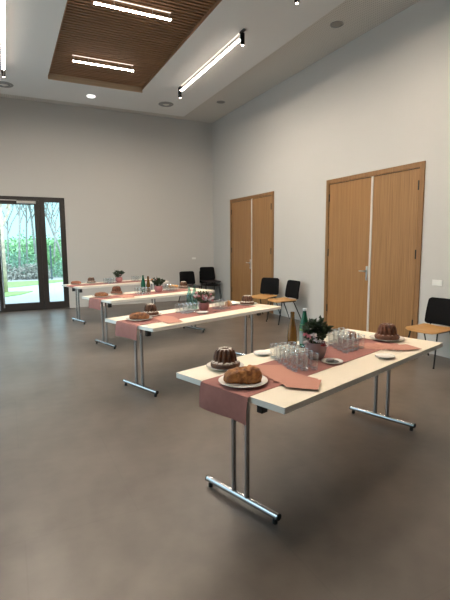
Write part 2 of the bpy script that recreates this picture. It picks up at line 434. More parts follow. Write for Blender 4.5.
light_bar(2.5, 'lit light bar at left edge of the picture on the white ceiling', (.165, 7.80, ZR), pi/2, stub=.14)
light_bar(2.5, 'light bar of the right row nearer the camera, above the picture top', (3.4, 3.55, ZR), pi/2, stub=.14)
light_bar(2.5, 'light bar of the left row nearer the camera, above the picture top', (.165, 4.3, ZR), pi/2, stub=.14)
ZS = ZR+.015
for yy, lb in ((8.2, 'short lit light bar under the wooden slats nearer the back wall'), (6.2, 'short lit light bar under the wooden slats farther from the back wall'),
               (4.2, 'short light bar under the slats over the nearest table, above the picture top'), (2.2, 'short light bar under the slats right above the camera')):
    light_bar(1.03, lb, (1.72, yy, ZS), 0)
spot('black spotlight at the near end of the long right light bar', (3.36, 6.22, ZR))
spot('black spotlight at the far end of the long right light bar beside round vent', (3.36, 8.88, ZR))
spot('black spotlight cut by the top of the picture near the perforated ceiling', (3.41, 4.9, ZR))
spot('black spotlight at the far end of the left light bar above the glass door', (.165, 9.12, ZR))

def vent(label, loc):
    t = thing('ceiling_vent', label, 'air vent', loc)
    b = B(); lathe(b, [(.165, -.001), (.17, -.008), (.15, -.02), (.12, -.016), (.12, -.001)], 36, cap0=False, cap1=False); link('outer_ring', b, M['grey_metal'], t, True, angle=30)
    b = B(); lathe(b, [(.115, -.001), (.1, -.028), (.085, -.022), (.085, -.001)], 36, cap0=False, cap1=False); link('inner_ring', b, M['grey_metal'], t, True, angle=30)
    b = B(); lathe(b, [(.075, -.001), (.075, -.012), (.03, -.03), (0, -.03)], 36); link('core_disc', b, M['fixture'], t, True, angle=30)
vent('round grey ceiling vent beside the long right light bar', (3.45, 10.01, ZR))
vent('round grey ceiling vent below the left light bar at picture edge', (.18, 10.15, ZR))
t = thing('round_downlight', 'small round lit white downlight on ceiling behind the wooden slats', 'ceiling light', (1.83, 10.13, ZR))
b = B(); lathe(b, [(.09, -.0005), (.09, -.018), (.08, -.03), (.04, -.04), (0, -.042)], 28); link('light_diffuser', b, M['downlight'], t, True, angle=35)
b = B(); lathe(b, [(.098, -.0004), (.098, -.006), (.0905, -.006), (.0905, -.0004)], 28, cap0=False, cap1=False); link('base_ring', b, M['grey_metal'], t)
for lb, p in (('round grey ceiling speaker nearer the camera in the perforated strip', (4.63, 5.62, ZC)), ('round grey ceiling speaker nearer the back wall in the perforated strip', (4.65, 9.66, ZC))):
    t = thing('ceiling_speaker', lb, 'speaker', p)
    b = B(); lathe(b, [(.085, -.0005), (.08, -.008), (0, -.01)], 28); link('speaker_grille', b, M['speaker'], t, True, angle=35)
    b = B(); lathe(b, [(.1, -.0004), (.1, -.007), (.087, -.009), (.0865, -.0004)], 28, cap0=False, cap1=False); link('speaker_ring', b, M['grey_metal'], t)

# ---------------------------------------------------------------- tables
TL, TW, TZ = 2.005, .856, .74
TAB = [(1.040, 2.149, .312), (1.065, 4.435, .346), (1.156, 6.713, .319), (1.095, 9.066, .272)]
def on(k, a, bb, z=TZ):
    x, y, th = TAB[k]
    return (x+cos(th)*a+sin(th)*bb, y+sin(th)*a-cos(th)*bb, z)
def make_table():
    t = thing('folding_table', '', 'table')
    b = B(); box(b, -TL/2, TL/2, -TW/2, TW/2, TZ-.034, TZ, .0015)
    for f in b.faces: f.material_index = 0 if abs(f.normal.z) > .9 else 1
    b.normal_update()
    link('tabletop', b, None, t, mats=[M['top'], M['edge']])
    for e in (-1, 1):
        x = e*(TL/2-.13)
        for s in (-1, 1):
            b = B(); tube(b, [(x, s*.054, .06), (x, s*.054, .688)], .0145, 16); link('post', b, M['chrome'], t, True, angle=40)
        b = B(); tube(b, [(x, -.289, .047), (x, .289, .047)], .0195, 18); ft = link('foot_bar', b, M['chrome'], t, True, angle=40)
        for s in (-1, 1):
            b = B(); tube(b, [(x, s*.2895, .047), (x, s*.294, .047)], .0196, 18); lathe(b, [(.014, 0), (.014, .018), (.011, .028)], 14, cx=x, cy=s*.265)
            link('end_cap', b, M['rubber'], ft, True, angle=40)
        b = B(); tube(b, [(x, -.157, .685), (x, .157, .685)], .0155, 14); box(b, x-.03, x+.03, -.085, .085, .699, .7058)
        cb = link('hinge_bar', b, M['chrome'], t, True, angle=40)
        for s in (-1, 1):
            b = B(); box(b, x-.024, x+.024, s*.168-.02, s*.168+.02, .612, .7055, .004); link('hinge_block', b, M['black'], cb)
    return t
TABLE = make_table()
tl = ['long cream folding table nearest the camera with mauve runner', 'second cream folding table from the camera',
      'third cream folding table from the camera', 'farthest cream folding table beside the glass door']
for k, (x, y, th) in enumerate(TAB):
    place(TABLE, USED, (x+cos(th)*TL/2, y+sin(th)*TL/2, 0), th, tl[k])
TNAME = ['nearest', 'second', 'third', 'farthest']

# runner: lies on the table and hangs over its near end
def runner(k, length, hang, w, label, b0=.008):
    x, y, th = TAB[k]
    o = (x, y, TZ)
    R = .012
    def f(u, v):
        s = u*(length+hang)          # from the far end to the hanging hem
        bb = -(b0+(v-.5)*w)
        d = length-s
        h = .0028
        if d > 0: return (d-.004, bb, h)
        d = -d; arc = R*pi/2
        if d < arc:
            a = d/R; return (-.004-R*sin(a), bb, h-R+R*cos(a))
        dd = d-arc
        wv = .006*sin(v*7+k)*dd/hang
        return (-.004-R-.012*sin(dd/hang*2.2)-wv, bb, h-R-dd)
    b = B(); slab(b, 90, 12, f, .0022)
    q = link('table_runner', b, M['runner'], None, True, angle=50)
    q.location = o; q.rotation_euler = (0, 0, th)
    return tag(q, label, 'table runner')
runner(0, 1.72, .158, .375, 'dusty pink runner on nearest table, hanging over its left end')
runner(1, 1.78, .155, .38, 'dusty pink runner on second table from the camera')
runner(2, 1.78, .16, .35, 'dusty pink runner on third table from the camera')
runner(3, 1.78, .03, .35, 'dusty pink runner on farthest table beside the glass door')
RZ = TZ+.0034

# ---------------------------------------------------------------- chairs
def make_chair(seat_m, nm='stacking_chair'):
    t = thing(nm, '', 'chair')
    def seat(u, v):
        x, y = rrect(u, v, .455, .43, .06)
        z = .452-.018*(1-(x/.23)**2)*(1 if y > -.1 else max(0, 1+(y+.1)*4))-(.022*((-y-.13)/.09)**2 if y < -.13 else 0)+(.02*((y-.12)/.1)**2 if y > .12 else 0)
        return (x, y-.02, z)
    b = B(); slab(b, 18, 20, seat, .011); link('seat', b, seat_m, t, True, angle=50)
    def back(u, v):
        x, y = rrect(u, v, .455-.035*v, .34, .035)
        z = y+.635
        return (x, .235+.05*(z-.47)/.33-.035*(x/.22)**2+.012*(2*v-1)**2, z)
    b = B(); slab(b, 18, 20, back, -.016); link('backrest', b, M['chair_black'], t, True, angle=50)
    for sx in (-1, 1):
        b = B(); tube(b, [(sx*.185, -.14, .425), (sx*.218, -.235, .006)], .0095, 10); l = link('leg', b, M['leg_black'], t, True, angle=40)
        b = B(); tube(b, [(sx*.2155, -.2345, .016), (sx*.2185, -.2365, 0)], .0115, 10); link('glide', b, M['rubber'], l, True, angle=40)
        b = B(); tube(b, [(sx*.185, .12, .425), (sx*.218, .315, .006)], .0095, 10); l = link('leg', b, M['leg_black'], t, True, angle=40)
        b = B(); tube(b, [(sx*.2155, .3125, .016), (sx*.2185, .318, 0)], .0115, 10); link('glide', b, M['rubber'], l, True, angle=40)
        b = B(); tube(b, [(sx*.15, .16, .43), (sx*.15, .215, .445), (sx*.15, .243, .5), (sx*.15, .262, .62)], .009, 8); link('back_bracket', b, M['leg_black'], t, True, angle=40)
    b = B()
    for sx in (-1, 1): tube(b, [(sx*.185, -.15, .424), (sx*.185, .17, .424)], .0095, 10)
    for yy in (-.14, .13): tube(b, [(-.185, yy, .424), (.185, yy, .424)], .008, 10)
    link('under_frame', b, M['leg_black'], t, True, angle=40)
    return t
CH = make_chair(M['chair_seat']); CHD = make_chair(M['chair_shaded_seat'])
place(CH, USED, (4.81, 3.87, 0), radians(-84), 'black backed wooden seat chair at right picture edge behind nearest table')
place(CH, USED, (4.78, 7.22, 0), radians(-90), 'wooden seat chair by the wall, right one of two beside far oak door')
place(CH, USED, (4.78, 7.92, 0), radians(-62), 'wooden seat chair partly in front of far oak door')
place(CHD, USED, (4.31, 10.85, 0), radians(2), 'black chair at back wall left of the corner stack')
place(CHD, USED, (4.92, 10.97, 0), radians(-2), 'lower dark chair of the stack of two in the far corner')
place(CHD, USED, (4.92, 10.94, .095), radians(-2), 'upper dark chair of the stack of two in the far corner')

# ---------------------------------------------------------------- tableware
def plate_mesh(r, b=None, h=.018):
    b = b or B()
    lathe(b, [(r*.6, 0), (r*.62, .002), (r*.95, h*.85), (r, h), (r*.985, h+.002), (r*.93, h-.001), (r*.64, .006), (0, .0055)], 40)
    return b
def plate(r, label, loc, group=None):
    q = link('cake_plate' if r > .1 else 'small_plate', plate_mesh(r), M['porcelain'], None, True, angle=50); q.location = loc
    return tag(q, label, 'plate', group)
def kugelhopf_mesh(r, h, n=14, swirl=.5, br=1.0):
    prof = [(.0, .004), (.62, .0), (.9, .0), (1.0, .05), (1.05, .13), (1.04, .21), (.99, .28), (.90, .33), (.80, .36), (.775, .45), (.755, .57), (.72, .70), (.665, .82), (.585, .92), (.48, .985), (.38, 1.0), (.27, .97), (.19, .90), (.13, .75), (.1, .6), (0, .6)]
    def f(t, i):
        p, z = prof[i]
        if p < .25: return 1
        if z < .36: return 1+.014*sin(5*t)+.012*sin(9*t+1)
        a = .13 if z < .95 else .09
        return 1+a*(abs(cos(n*t/2+swirl*z*6))*1.7-1.15)
    b = B(); lathe(b, [(p*r, z*h) for p, z in prof], n*10, f)
    return b
def kugelhopf(r, h, m, label, loc, rz=0, swirl=.0, n=14):
    t = thing('kugelhopf_cake', label, 'cake', loc, rz)
    link('cake_crust', kugelhopf_mesh(r, h, n, swirl), M[m], t, True, angle=70)
    return t
def lump(blobs, amp, ns, sub=4, zfloor=0, centre=(0, 0, .03), sharp=2.2):
    """star-shaped surface of a field of blobs (x,y,z,r)"""
    b = B(); bmesh.ops.create_icosphere(b, subdivisions=sub, radius=1)
    c = Vector(centre)
    for v in b.verts:
        d = v.co.normalized(); best = .01
        for k in range(60):
            t = .24*(60-k)/60; p = c+d*t
            s = sum(math.exp(-sharp*((p-Vector(q[:3])).length_squared/q[3]**2-1)) for q in blobs)
            if s > 1: best = t; break
        p = c+d*best
        p += d*(amp*(noise.noise(p*ns)+.5*noise.noise(p*ns*2.3)))
        p.z = max(p.z, zfloor)
        v.co = p
    return b
def smooth_lump(b, it=2):
    for _ in range(it): bmesh.ops.smooth_vert(b, verts=b.verts, factor=.5, use_axis_x=True, use_axis_y=True, use_axis_z=True)
    return b

# nearest table (k=0)
ZP = .0066
plate(.142, 'white plate under the golden loaf cake on nearest table', on(0, .135, .018, RZ))
# lumpy golden loaf: long body with a raised lump at its right end
vx = Vector((cos(-.457), sin(-.457), 0))
t = thing('loaf_cake', 'golden brown lumpy cake lying on white plate at end of nearest table', 'cake', on(0, .138, .016, RZ+ZP), -.457)
bl = [(-.035, 0, .028, .05), (.03, 0, .03, .054), (-.068, 0, .022, .046), (0, .004, .03, .054), (.06, 0, .028, .05), (.062, -.006, .066, .03), (.04, .012, .078, .016), (.082, -.02, .056, .022), (.03, -.03, .056, .018), (-.03, .0, .056, .028), (-.062, -.004, .046, .026), (-.02, -.03, .045, .022)]
link('cake_body', smooth_lump(lump(bl, .009, 38, 5, centre=(.01, 0, .035), sharp=3.2), 1), M['lamb'], t, True)
plate(.122, 'white plate under the sugared kugelhopf on nearest table', on(0, .288, -.287, TZ+.0005))
kugelhopf(.091, .124, 'kug', 'sugar dusted kugelhopf on white plate at left corner of nearest table', on(0, .288, -.287, TZ+.0005+ZP), .3, 0, 13)
plate(.137, 'white plate under dark kugelhopf at far end of nearest table', on(0, 1.80, .06, RZ-.001))
kugelhopf(.094, .125, 'kug_plain', 'dark swirled kugelhopf at the far right end of nearest table', on(0, 1.80, .06, RZ-.001+ZP), 0, .35, 13)

def plate_stack(r, n, label, loc):
    t = thing('plate_stack', label, 'plates', loc); return t
for pos, where in (((.712, -.338), 'left edge of nearest table'), ((1.235, .325), 'right edge of nearest table')):
    p = on(0, *pos, TZ+.0005)
    for i, lv in enumerate(('lower', 'upper')):
        q = link('small_plate', plate_mesh(.066, h=.011), M['porcelain'], None, True, angle=50); q.location = (p[0], p[1], p[2]+i*.006)
        tag(q, '%s small white plate of the stack at %s' % (lv, where), 'plate')

# napkins spread as fans of folded squares
def napkin_fan(k, a0, b0, a1, b1, n, size, rot, label, group, z0=RZ):
    th = TAB[k][2]
    for i in range(n):
        s = i/(n-1)
        b = B(); h = size/2; tw = .0011
        def f(u, v, i=i):
            return ((u-.5)*size, (v-.5)*size*.98, tw)
        slab(b, 6, 6, f, .0009)
        q = link('napkin', b, M['napkin'], None)
        p = on(k, a0+(a1-a0)*s, b0+(b1-b0)*s, z0+i*.0012)
        q.location = p; q.rotation_euler = (0, 0, th+rot+(1.27 if k == 0 and rot < 0 else -.5)*s+random.uniform(-.04, .04))
        tag(q, label, 'napkin', group)
napkin_fan(0, .455, -.06, .345, .285, 9, .185, -.75, 'coral paper napkin in the fan between loaf cake and glasses on nearest table', 'napkins fanned at the front of the nearest table')
napkin_fan(0, 1.46, .04, 1.60, .30, 6, .17, .1, 'coral paper napkin in the fan before dark kugelhopf on nearest table', 'napkins fanned at the far end of the nearest table')
napkin_fan(1, .47, -.01, .34, .29, 6, .18, .25, 'coral paper napkin in the fan on second table', 'napkins on the second table')
napkin_fan(2, .50, .0, .40, .22, 5, .18, .25, 'coral paper napkin in the fan on third table', 'napkins on the third table')

# tumblers
def tumbler_mesh(r=.0275, h=.1):
    b = B()
    lathe(b, [(0, 0), (r*.84, 0), (r*.88, .004), (r*.89, .012), (r-.0002, h-.003), (r+.0003, h), (r-.0012, h+.0012), (r-.0028, h-.003), (r*.9-.002, .016), (r*.6, .012), (0, .0115)], 20)
    me = bpy.data.meshes.new('water_glass'); bmesh.ops.recalc_face_normals(b, faces=b.faces); b.to_mesh(me); b.free()
    me.materials.append(M['tumbler']); me.materials.append(M['tumbler_edge'])
    for p in me.polygons: p.material_index = 1 if (p.center.z < .013 or p.center.z > h-.0032) else 0
    for p in me.polygons: p.use_smooth = True
    me.set_sharp_from_angle(angle=radians(40))
    return me
TM = tumbler_mesh()
def tumblers(k, base, step, shift, rows, cols, label, group, z=RZ):
    for r in range(rows):
        for c in range(cols):
            o = bpy.data.objects.new('water_glass', TM); COL.objects.link(o)
            a = base[0]+step[0]*c+shift[0]*r+random.uniform(-.003, .003); bb = base[1]+step[1]*c+shift[1]*r+random.uniform(-.003, .003)
            o.location = on(k, a, bb, RZ if abs(bb+.008) < .2 else TZ+.0005); 
            if abs(abs(bb+.008)-.1725) < .03: o.location.z = RZ
            tag(o, label, 'glass', group)
tumblers(0, (.81, -.155), (-.0325, .060), (-.060, -.032), 3, 6, 'clear glass in the group left of the flower pot on nearest table', 'glasses left of the flower pot on the nearest table')
tumblers(0, (1.165, .055), (.038, -.064), (.066, .004), 4, 5, 'clear glass in the group behind the flower pot on nearest table', 'glasses right of the flower pot on the nearest table')
tumblers(1, (.77, -.13), (.062, -.005), (.01, .065), 3, 4, 'clear glass in the group left of flowers on second table', 'glasses left of the flowers on the second table')
tumblers(1, (1.27, -.04), (.06, .0), (.005, .064), 3, 3, 'clear glass in the group right of flowers on second table', 'glasses right of the flowers on the second table')
tumblers(2, (.74, -.06), (.064, .0), (.01, .066), 3, 3, 'clear glass in the group left of flowers on third table', 'glasses left of the flowers on the third table')
tumblers(2, (1.36, -.15), (.064, .0), (.01, .066), 3, 3, 'clear glass in the group right of flowers on third table', 'glasses right of the flowers on the third table')
tumblers(3, (.72, .0), (.064, .0), (.01, .066), 3, 3, 'clear glass in the group left of flowers on farthest table', 'glasses left of the flowers on the farthest table')
tumblers(3, (1.42, -.1), (.064, .0), (.01, .066), 2, 3, 'clear glass in the group right of flowers on farthest table', 'glasses right of the flowers on the farthest table')

# bottles
def amber_bottle(label, loc):
    t = thing('amber_bottle', label, 'bottle', loc)
    b = B(); lathe(b, [(0, .003), (.032, 0), (.038, .006), (.039, .06), (.035, .11), (.027, .155), (.0195, .195), (.0165, .225), (.0155, .246)], 24); link('bottle_body', b, M['amber'], t, True, angle=50)
    b = B(); lathe(b, [(.0165, .2465), (.0165, .26), (.014, .262), (0, .262)], 20); link('bottle_cap', b, M['amber'], t, True, angle=40)
def water_bottle(label, loc, glass='green', h=.3, lab=True, cap='cap'):
    t = thing('water_bottle', label, 'bottle', loc); s = h/.3
    b = B(); lathe(b, [(0, .004), (.03, 0), (.037, .008), (.038, .15*s), (.036, .17*s), (.028, .205*s), (.018, .245*s), (.0135, .27*s), (.0135, .282*s)], 24); link('bottle_body', b, M[glass], t, True, angle=50)
    b = B(); lathe(b, [(.0155, .2825*s), (.0155, .298*s), (.013, .301*s), (0, .301*s)], 20); link('bottle_cap', b, M[cap], t, True, angle=40)
    if lab:
        b = B(); lathe(b, [(.0385, .03), (.0388, .13*s)], 24, cap0=False, cap1=False); link('bottle_label', b, M['label'], t, True)
        b = B(); lathe(b, [(.0385, .132*s), (.0378, .152*s), (.034, .18*s)], 24, cap0=False, cap1=False); link('neck_band', b, M['label_green'], t, True)
amber_bottle('brown amber bottle behind the glasses on nearest table', on(0, 1.115, -.385, TZ+.0005))
water_bottle('green water bottle with white cap and pale label on nearest table', on(0, 1.115, -.27, TZ+.0005))
water_bottle('left pale green bottle behind the glasses on second table', on(1, 1.13, -.33, TZ+.0005), 'teal', .27, False, 'teal')
water_bottle('right pale green bottle beside the flowers on second table', on(1, 1.12, -.225, TZ+.0005), 'teal', .29, False, 'teal')
water_bottle('green water bottle behind the glasses on third table', on(2, 1.00, -.24, TZ+.0005), 'green', .28, False, 'green')
amber_bottle('amber bottle beside the green one on third table', on(2, 1.08, -.21, TZ+.0005))

# flower pots
def leafquad(b, p, d, l, w, mi=0):
    d = d.normalized(); s = d.cross(Vector((random.uniform(-1, 1), random.uniform(-1, 1), random.uniform(-1, 1)))).normalized(); n = d.cross(s)
    a = [p, p+d*l*.45+s*w+n*w*.25, p+d*l, p+d*l*.45-s*w+n*w*.25]
    f = b.faces.new([b.verts.new(x) for x in a]); f.material_index = mi
def flower_pot(label, loc, pr, ph, fr, fh, leafm, potm, blooms, seed, nl=420):
    random.seed(seed)
    t = thing('flower_pot', label, 'flower pot', loc)
    b = B(); lathe(b, [(0, 0), (pr*.62, 0), (pr*.72, .006), (pr*.93, ph*.35), (pr, ph*.62), (pr*.93, ph*.9), (pr*.95, ph), (pr*.9, ph+.002), (pr*.84, ph*.9), (pr*.84, ph*.82), (0, ph*.82)], 32)
    link('pot', b, M[potm], t, True, angle=50)
    b = B(); lathe(b, [(pr*.82, ph*.825), (pr*.6, ph*.86), (0, ph*.88)], 24); link('soil', b, M['soil'], t, True)
    b = B(); b2 = B()
    for i in range(26):
        a = random.uniform(0, 2*pi); rr = fr*sqrt(random.random())*.95; e = Vector((rr*cos(a), rr*sin(a), ph+fh*(.45+.55*sqrt(max(0, 1-(rr/fr)**2)))*random.uniform(.75, 1.02)))
        s = Vector((pr*.5*cos(a)*random.random(), pr*.5*sin(a)*random.random(), ph*.86)); m_ = (s+e)/2+Vector((0, 0, .02))
        tube(b2, [s, m_, e], [.0025, .002, .0012], 5)
        for j in range(nl//26):
            u = random.uniform(.25, 1.05); p = s.lerp(m_, u*2) if u < .5 else m_.lerp(e, u*2-1)
            d = Vector((random.uniform(-1, 1), random.uniform(-1, 1), random.uniform(-.35, 1)))+Vector((cos(a), sin(a), .2))*.6
            leafquad(b, p, d, random.uniform(.026, .05), random.uniform(.006, .012), 0)
    link('stems', b2, M['stem'], t, True)
    link('foliage', b, M[leafm], t)
    for (m, dx, dy, dz, r) in blooms:
        b = B(); c = Vector((dx, dy, dz))
        for j in range(16):
            d = Vector((random.uniform(-1, 1), random.uniform(-1, 1), random.uniform(-.4, 1))).normalized()
            leafquad(b, c+d*r*.15, d, r, r*.42)
        bmesh.ops.create_icosphere(b, subdivisions=1, radius=r*.35, matrix=Matrix.Translation(c))
        link('flower', b, M[m], t)
    return t
# view direction helpers for blooms: camera side vectors at the pot
def rel(k, a, bb, right, toward, z):
    p = Vector(on(k, a, bb)); v = Vector((-p.x, -p.y, 0)).normalized(); r = Vector((-v.y, v.x, 0))
    q = r*right+v*toward
    return (q.x, q.y, z)
P0 = (.875, .0)
fb = [('pink', *rel(0, *P0, -.062, .07, .185), .024), ('pink', *rel(0, *P0, -.045, .085, .17), .02), ('white_petal', *rel(0, *P0, -.015, .095, .18), .024), ('white_petal', *rel(0, *P0, .0, .1, .145), .018),
      ('white_petal', *rel(0, *P0, .028, .09, .14), .016), ('red', *rel(0, *P0, .05, .075, .115), .017), ('white_petal', *rel(0, *P0, -.062, .04, .112), .024), ('white_petal', *rel(0, *P0, .06, .04, .108), .022), ('white_petal', *rel(0, *P0, .02, .05, .225), .016), ('white_petal', *rel(0, *P0, -.03, .05, .215), .014)]
flower_pot('round mauve pot of dark leafy plants with pink flower on nearest table', on(0, *P0, RZ), .074, .118, .108, .15, 'leaf', 'pot', fb, 3, 800)
P1 = (1.10, -.04)
fb = []
random.seed(11)
for i in range(26): fb.append((random.choice(['pink', 'white_petal', 'white_petal', 'pink']), *rel(1, *P1, random.uniform(-.11, .11), random.uniform(.05, .12), random.uniform(.13, .22)), random.uniform(.016, .024)))
flower_pot('pink pot of pale pink blossoms and olive leaves on second table', on(1, *P1, RZ), .066, .095, .125, .125, 'leaf2', 'pinkpot', fb, 5, 620)
P2 = (1.16, -.03)
fb = [('white_petal', *rel(2, *P2, -.07, .05, .2), .02), ('pink', *rel(2, *P2, -.03, .06, .21), .016), ('orange', *rel(2, *P2, -.1, .03, .21), .022)]
flower_pot('pink pot of dark leaves on third table', on(2, *P2, RZ), .07, .1, .125, .13, 'leaf', 'pinkpot', fb, 8, 520)
P3 = (1.08, -.06)
fb = [('pink', *rel(3, *P3, .03, .05, .16), .018), ('white_petal', *rel(3, *P3, -.05, .04, .2), .015)]
flower_pot('pink pot of dark leaves on farthest table near back wall', on(3, *P3, RZ), .075, .1, .12, .15, 'leaf', 'pinkpot', fb, 9, 520)

# small dishes by the pots
def saucer(label, k, a, bb, r=.072):
    t = thing('saucer', label, 'saucer', on(k, a, bb, RZ))
    link('dish', plate_mesh(r, h=.01), M['porcelain'], t, True, angle=50)
    b = B(); lathe(b, [(r*.62, .0075), (r*.6, .0085), (0, .0085)], 28); link('dark_centre', b, M['slate'], t)
    return t
saucer('small dark centred saucer in front of the flower pot on nearest table', 0, .872, .135)
def sugar_roll(label, loc, rz):
    b = B(); tube(b, [(-.026, 0, .009), (-.02, .002, .010), (.02, -.002, .010), (.027, 0, .009)], [.005, .009, .009, .005], 10)
    q = link('rolled_napkin', b, M['white_petal'], None, True, angle=60); q.location = loc; q.rotation_euler = (0, 0, rz); return tag(q, label, 'napkin')
sugar_roll('pale rolled napkin lying on the dark centred saucer', on(0, .862, .128, RZ+.0086), -.2)
def spoon(label, loc, rz):
    t = thing('spoon', label, 'spoon', loc, rz)
    b = B(); tube(b, [(0, 0, .004), (.04, 0, .006), (.1, 0, .004)], [.003, .0025, .004], 8); link('handle', b, M['slate'], t, True)
    b = B(); lathe(b, [(0, .001), (.009, .002), (.013, .006), (.0125, .0066), (.008, .004), (0, .003)], 16, cx=-.012); link('bowl', b, M['slate'], t, True)
plate(.075, 'small pale plate in front of pink flower pot on second table', on(1, .93, .115, RZ))
spoon('dark spoon beside small plate on second table', on(1, 1.09, .15, RZ), TAB[1][2])
# cake slices on a plate behind the far glasses
plate(.08, 'small white plate holding brown cake slice behind glasses on nearest table', on(0, 1.62, -.15, RZ))
b = B(); box(b, -.045, .045, -.03, .03, 0, .05, .008)
q = link('cake_slice', b, M['lamb'], None); q.location = on(0, 1.615, -.15, RZ+ZP); q.rotation_euler = (0, 0, .9); tag(q, 'brown cake slice on small plate behind glasses on nearest table', 'cake')

# second table cakes
plate(.14, 'white plate under the brown loaf cake on second table', on(1, .195, -.07, RZ))
t = thing('loaf_cake', 'brown lumpy loaf cake at left end of second table', 'cake', on(1, .195, -.07, RZ+ZP+.002), -.4)
bl = [(-.07, 0, .02, .04), (-.02, .0, .03, .043), (.03, 0, .026, .042), (.075, 0, .02, .038), (-.04, 0, .05, .022), (.05, -.005, .045, .025), (0, 0, .056, .02)]
link('cake_body', smooth_lump(lump(bl, .010, 45, 4), 1), M['brown'], t, True)
plate(.125, 'white plate under the kugelhopf on second table', on(1, .45, -.215, TZ+.0028))
kugelhopf(.085, .125, 'kug', 'sugar dusted kugelhopf behind the loaf cake on second table', on(1, .45, -.215, TZ+.0028+ZP), .2, 0, 13)
plate(.135, 'white plate under kugelhopf at far end of second table', on(1, 1.84, .0, TZ+.0005))
kugelhopf(.09, .115, 'kug', 'sugar dusted kugelhopf at right end of second table before oak door', on(1, 1.84, .0, TZ+.0005+ZP), .1, 0, 13)
b = B(); q = link('bread_roll', smooth_lump(lump([(0, 0, .03, .04), (.02, 0, .03, .035), (0, 0, .055, .025)], .004, 40, 4), 1), M['bread'], None, True); q.location = on(1, 1.55, -.07, RZ); tag(q, 'round orange bread roll right of the glasses on second table', 'bread')
b.free()
plate(.09, 'small white plate beside the orange bread roll on second table', on(1, 1.68, -.13, RZ))
# third table cakes
plate(.14, 'white plate under the orange brown loaf on third table', on(2, .16, -.12, RZ))
t = thing('loaf_cake', 'orange brown loaf at left end of third table', 'cake', on(2, .16, -.12, RZ+ZP), -.45)
bl = [(-.07, 0, .02, .038), (-.02, 0, .024, .042), (.03, 0, .024, .042), (.075, 0, .02, .036)]
link('cake_body', smooth_lump(lump(bl, .010, 45, 4), 1), M['brown'], t, True)
plate(.125, 'white plate under the kugelhopf on third table', on(2, .53, -.3, TZ+.0005))
kugelhopf(.088, .12, 'kug_plain', 'brown kugelhopf behind the napkins on third table', on(2, .53, -.3, TZ+.0005+ZP), 0, 0, 13)
b = B(); t = thing('sweet_loaf', 'bright orange loaf right of the glasses on third table', 'bread', on(2, 1.60, -.21, TZ+.0005), TAB[2][2]-.6)
b.free()
b = B(); slab(b, 14, 10, lambda u, v: ((u-.5)*.17, (v-.5)*.09, .055+.028*sqrt(max(0, 1-(2*v-1)**2))*(1-.25*(2*u-1)**2)), .05); link('loaf_crust', b, M['bread'], t, True, angle=50)
plate(.13, 'white plate under kugelhopf at right end of third table', on(2, 1.86, -.24, TZ+.0005))
kugelhopf(.088, .115, 'kug', 'sugared kugelhopf at right end of third table before black chairs', on(2, 1.86, -.24, TZ+.0005+ZP), 0, 0, 13)
# farthest table cakes
plate(.125, 'white plate under the reddish loaf on farthest table', on(3, .2, -.2, RZ))
t = thing('loaf_cake', 'reddish brown loaf at left end of farthest table', 'cake', on(3, .2, -.2, RZ+.001+ZP), -.45)
link('cake_body', smooth_lump(lump(bl, .006, 45, 4), 1), M['redloaf'], t, True)
plate(.12, 'white plate under the kugelhopf on farthest table', on(3, .57, -.3, TZ+.0005))
kugelhopf(.085, .115, 'kug', 'dark sugared kugelhopf at left part of farthest table', on(3, .57, -.3, TZ+.0005+ZP), 0, 0, 13)

# ---------------------------------------------------------------- outside
b = B(); box(b, -30, 60, YB+.26, 90, -.3, -.02); struct(link('ground', b, M['gravel']))
b = B(); box(b, -60, XL-.31, -40, YB+.26, -.3, -.02); box(b, -60, -30, YB+.26, 90, -.3, -.02); struct(link('ground_side', b, M['gravel']))
def lawn(name, pts, z):
    b = B(); vs = [b.verts.new((x, y, z)) for x, y in pts]; f = b.faces.new(vs)
    r = bmesh.ops.extrude_face_region(b, geom=[f])
    for v in r['geom']:
        if isinstance(v, bmesh.types.BMVert): v.co.z -= .12
    return struct(link(name, b, M['grass']))
lawn('lawn_strip', [(-12, 17.6), (.3, 18.2), (2.2, 20.0), (9, 22), (9, 23), (2.2, 20.9), (-12, 20.4)], .0)
lawn('lawn_patch', [(-6, 14.2), (-.4, 14.6), (.35, 15.3), (.75, 16.2), (.1, 16.4), (-6, 16.2)], .0)
def tree(label, loc, h, r, seed, m, lean=0, depth=5, cat='tree'):
    random.seed(seed)
    t = thing('bare_tree', label, cat, loc)
    b1 = B(); b2 = B()
    top = Vector((lean, 0, h*.42))
    tube(b1, [(0, 0, -.05), (lean*.4, .02, h*.2), top], [r, r*.85, r*.7], 10)
    def grow(p, d, l, rr, k):
        e = p+d*l; md = (p+e)/2+Vector((random.uniform(-1, 1), random.uniform(-1, 1), random.uniform(-.3, .3)))*l*.08
        tube(b2, [p, md, e], [rr, rr*.85, rr*.65], 5, caps=False)
        if k == 0: return
        for i in range(3 if k > 1 else 4):
            q = p.lerp(e, random.uniform(.45, 1)) if i else e
            nd = (d+Vector((random.uniform(-1, 1), random.uniform(-1, 1), random.uniform(-.45, .75)))*.75).normalized()
            grow(q, nd, l*random.uniform(.62, .85), max(rr*.66, .009), k-1)
    for i in range(4):
        a = i*1.6+random.random()
        grow(top*(.75+.25*(i/3)), Vector((cos(a)*.5, sin(a)*.5, 1)).normalized(), h*.2, r*.5, depth-1)
    tr = link('trunk', b1, M[m], t, True); link('branches', b2, M[m], t, True)
tree('young pale barked tree on the lawn patch at picture left edge', (-.08, 16.3, 0), 6.5, .1, 2, 'birch', .0, 4)
tree('bare grey tree behind the glass door leaf', (.55, 23.5, 0), 8, .06, 4, 'bark', .2, 6)
tree('bare tree seen between door leaf and side pane', (1.5, 26, 0), 9, .07, 6, 'bark', -.2, 5)
tree('bare leaning tree behind the narrow side pane', (2.9, 25.2, 0), 7.5, .07, 15, 'bark', -.9, 6)
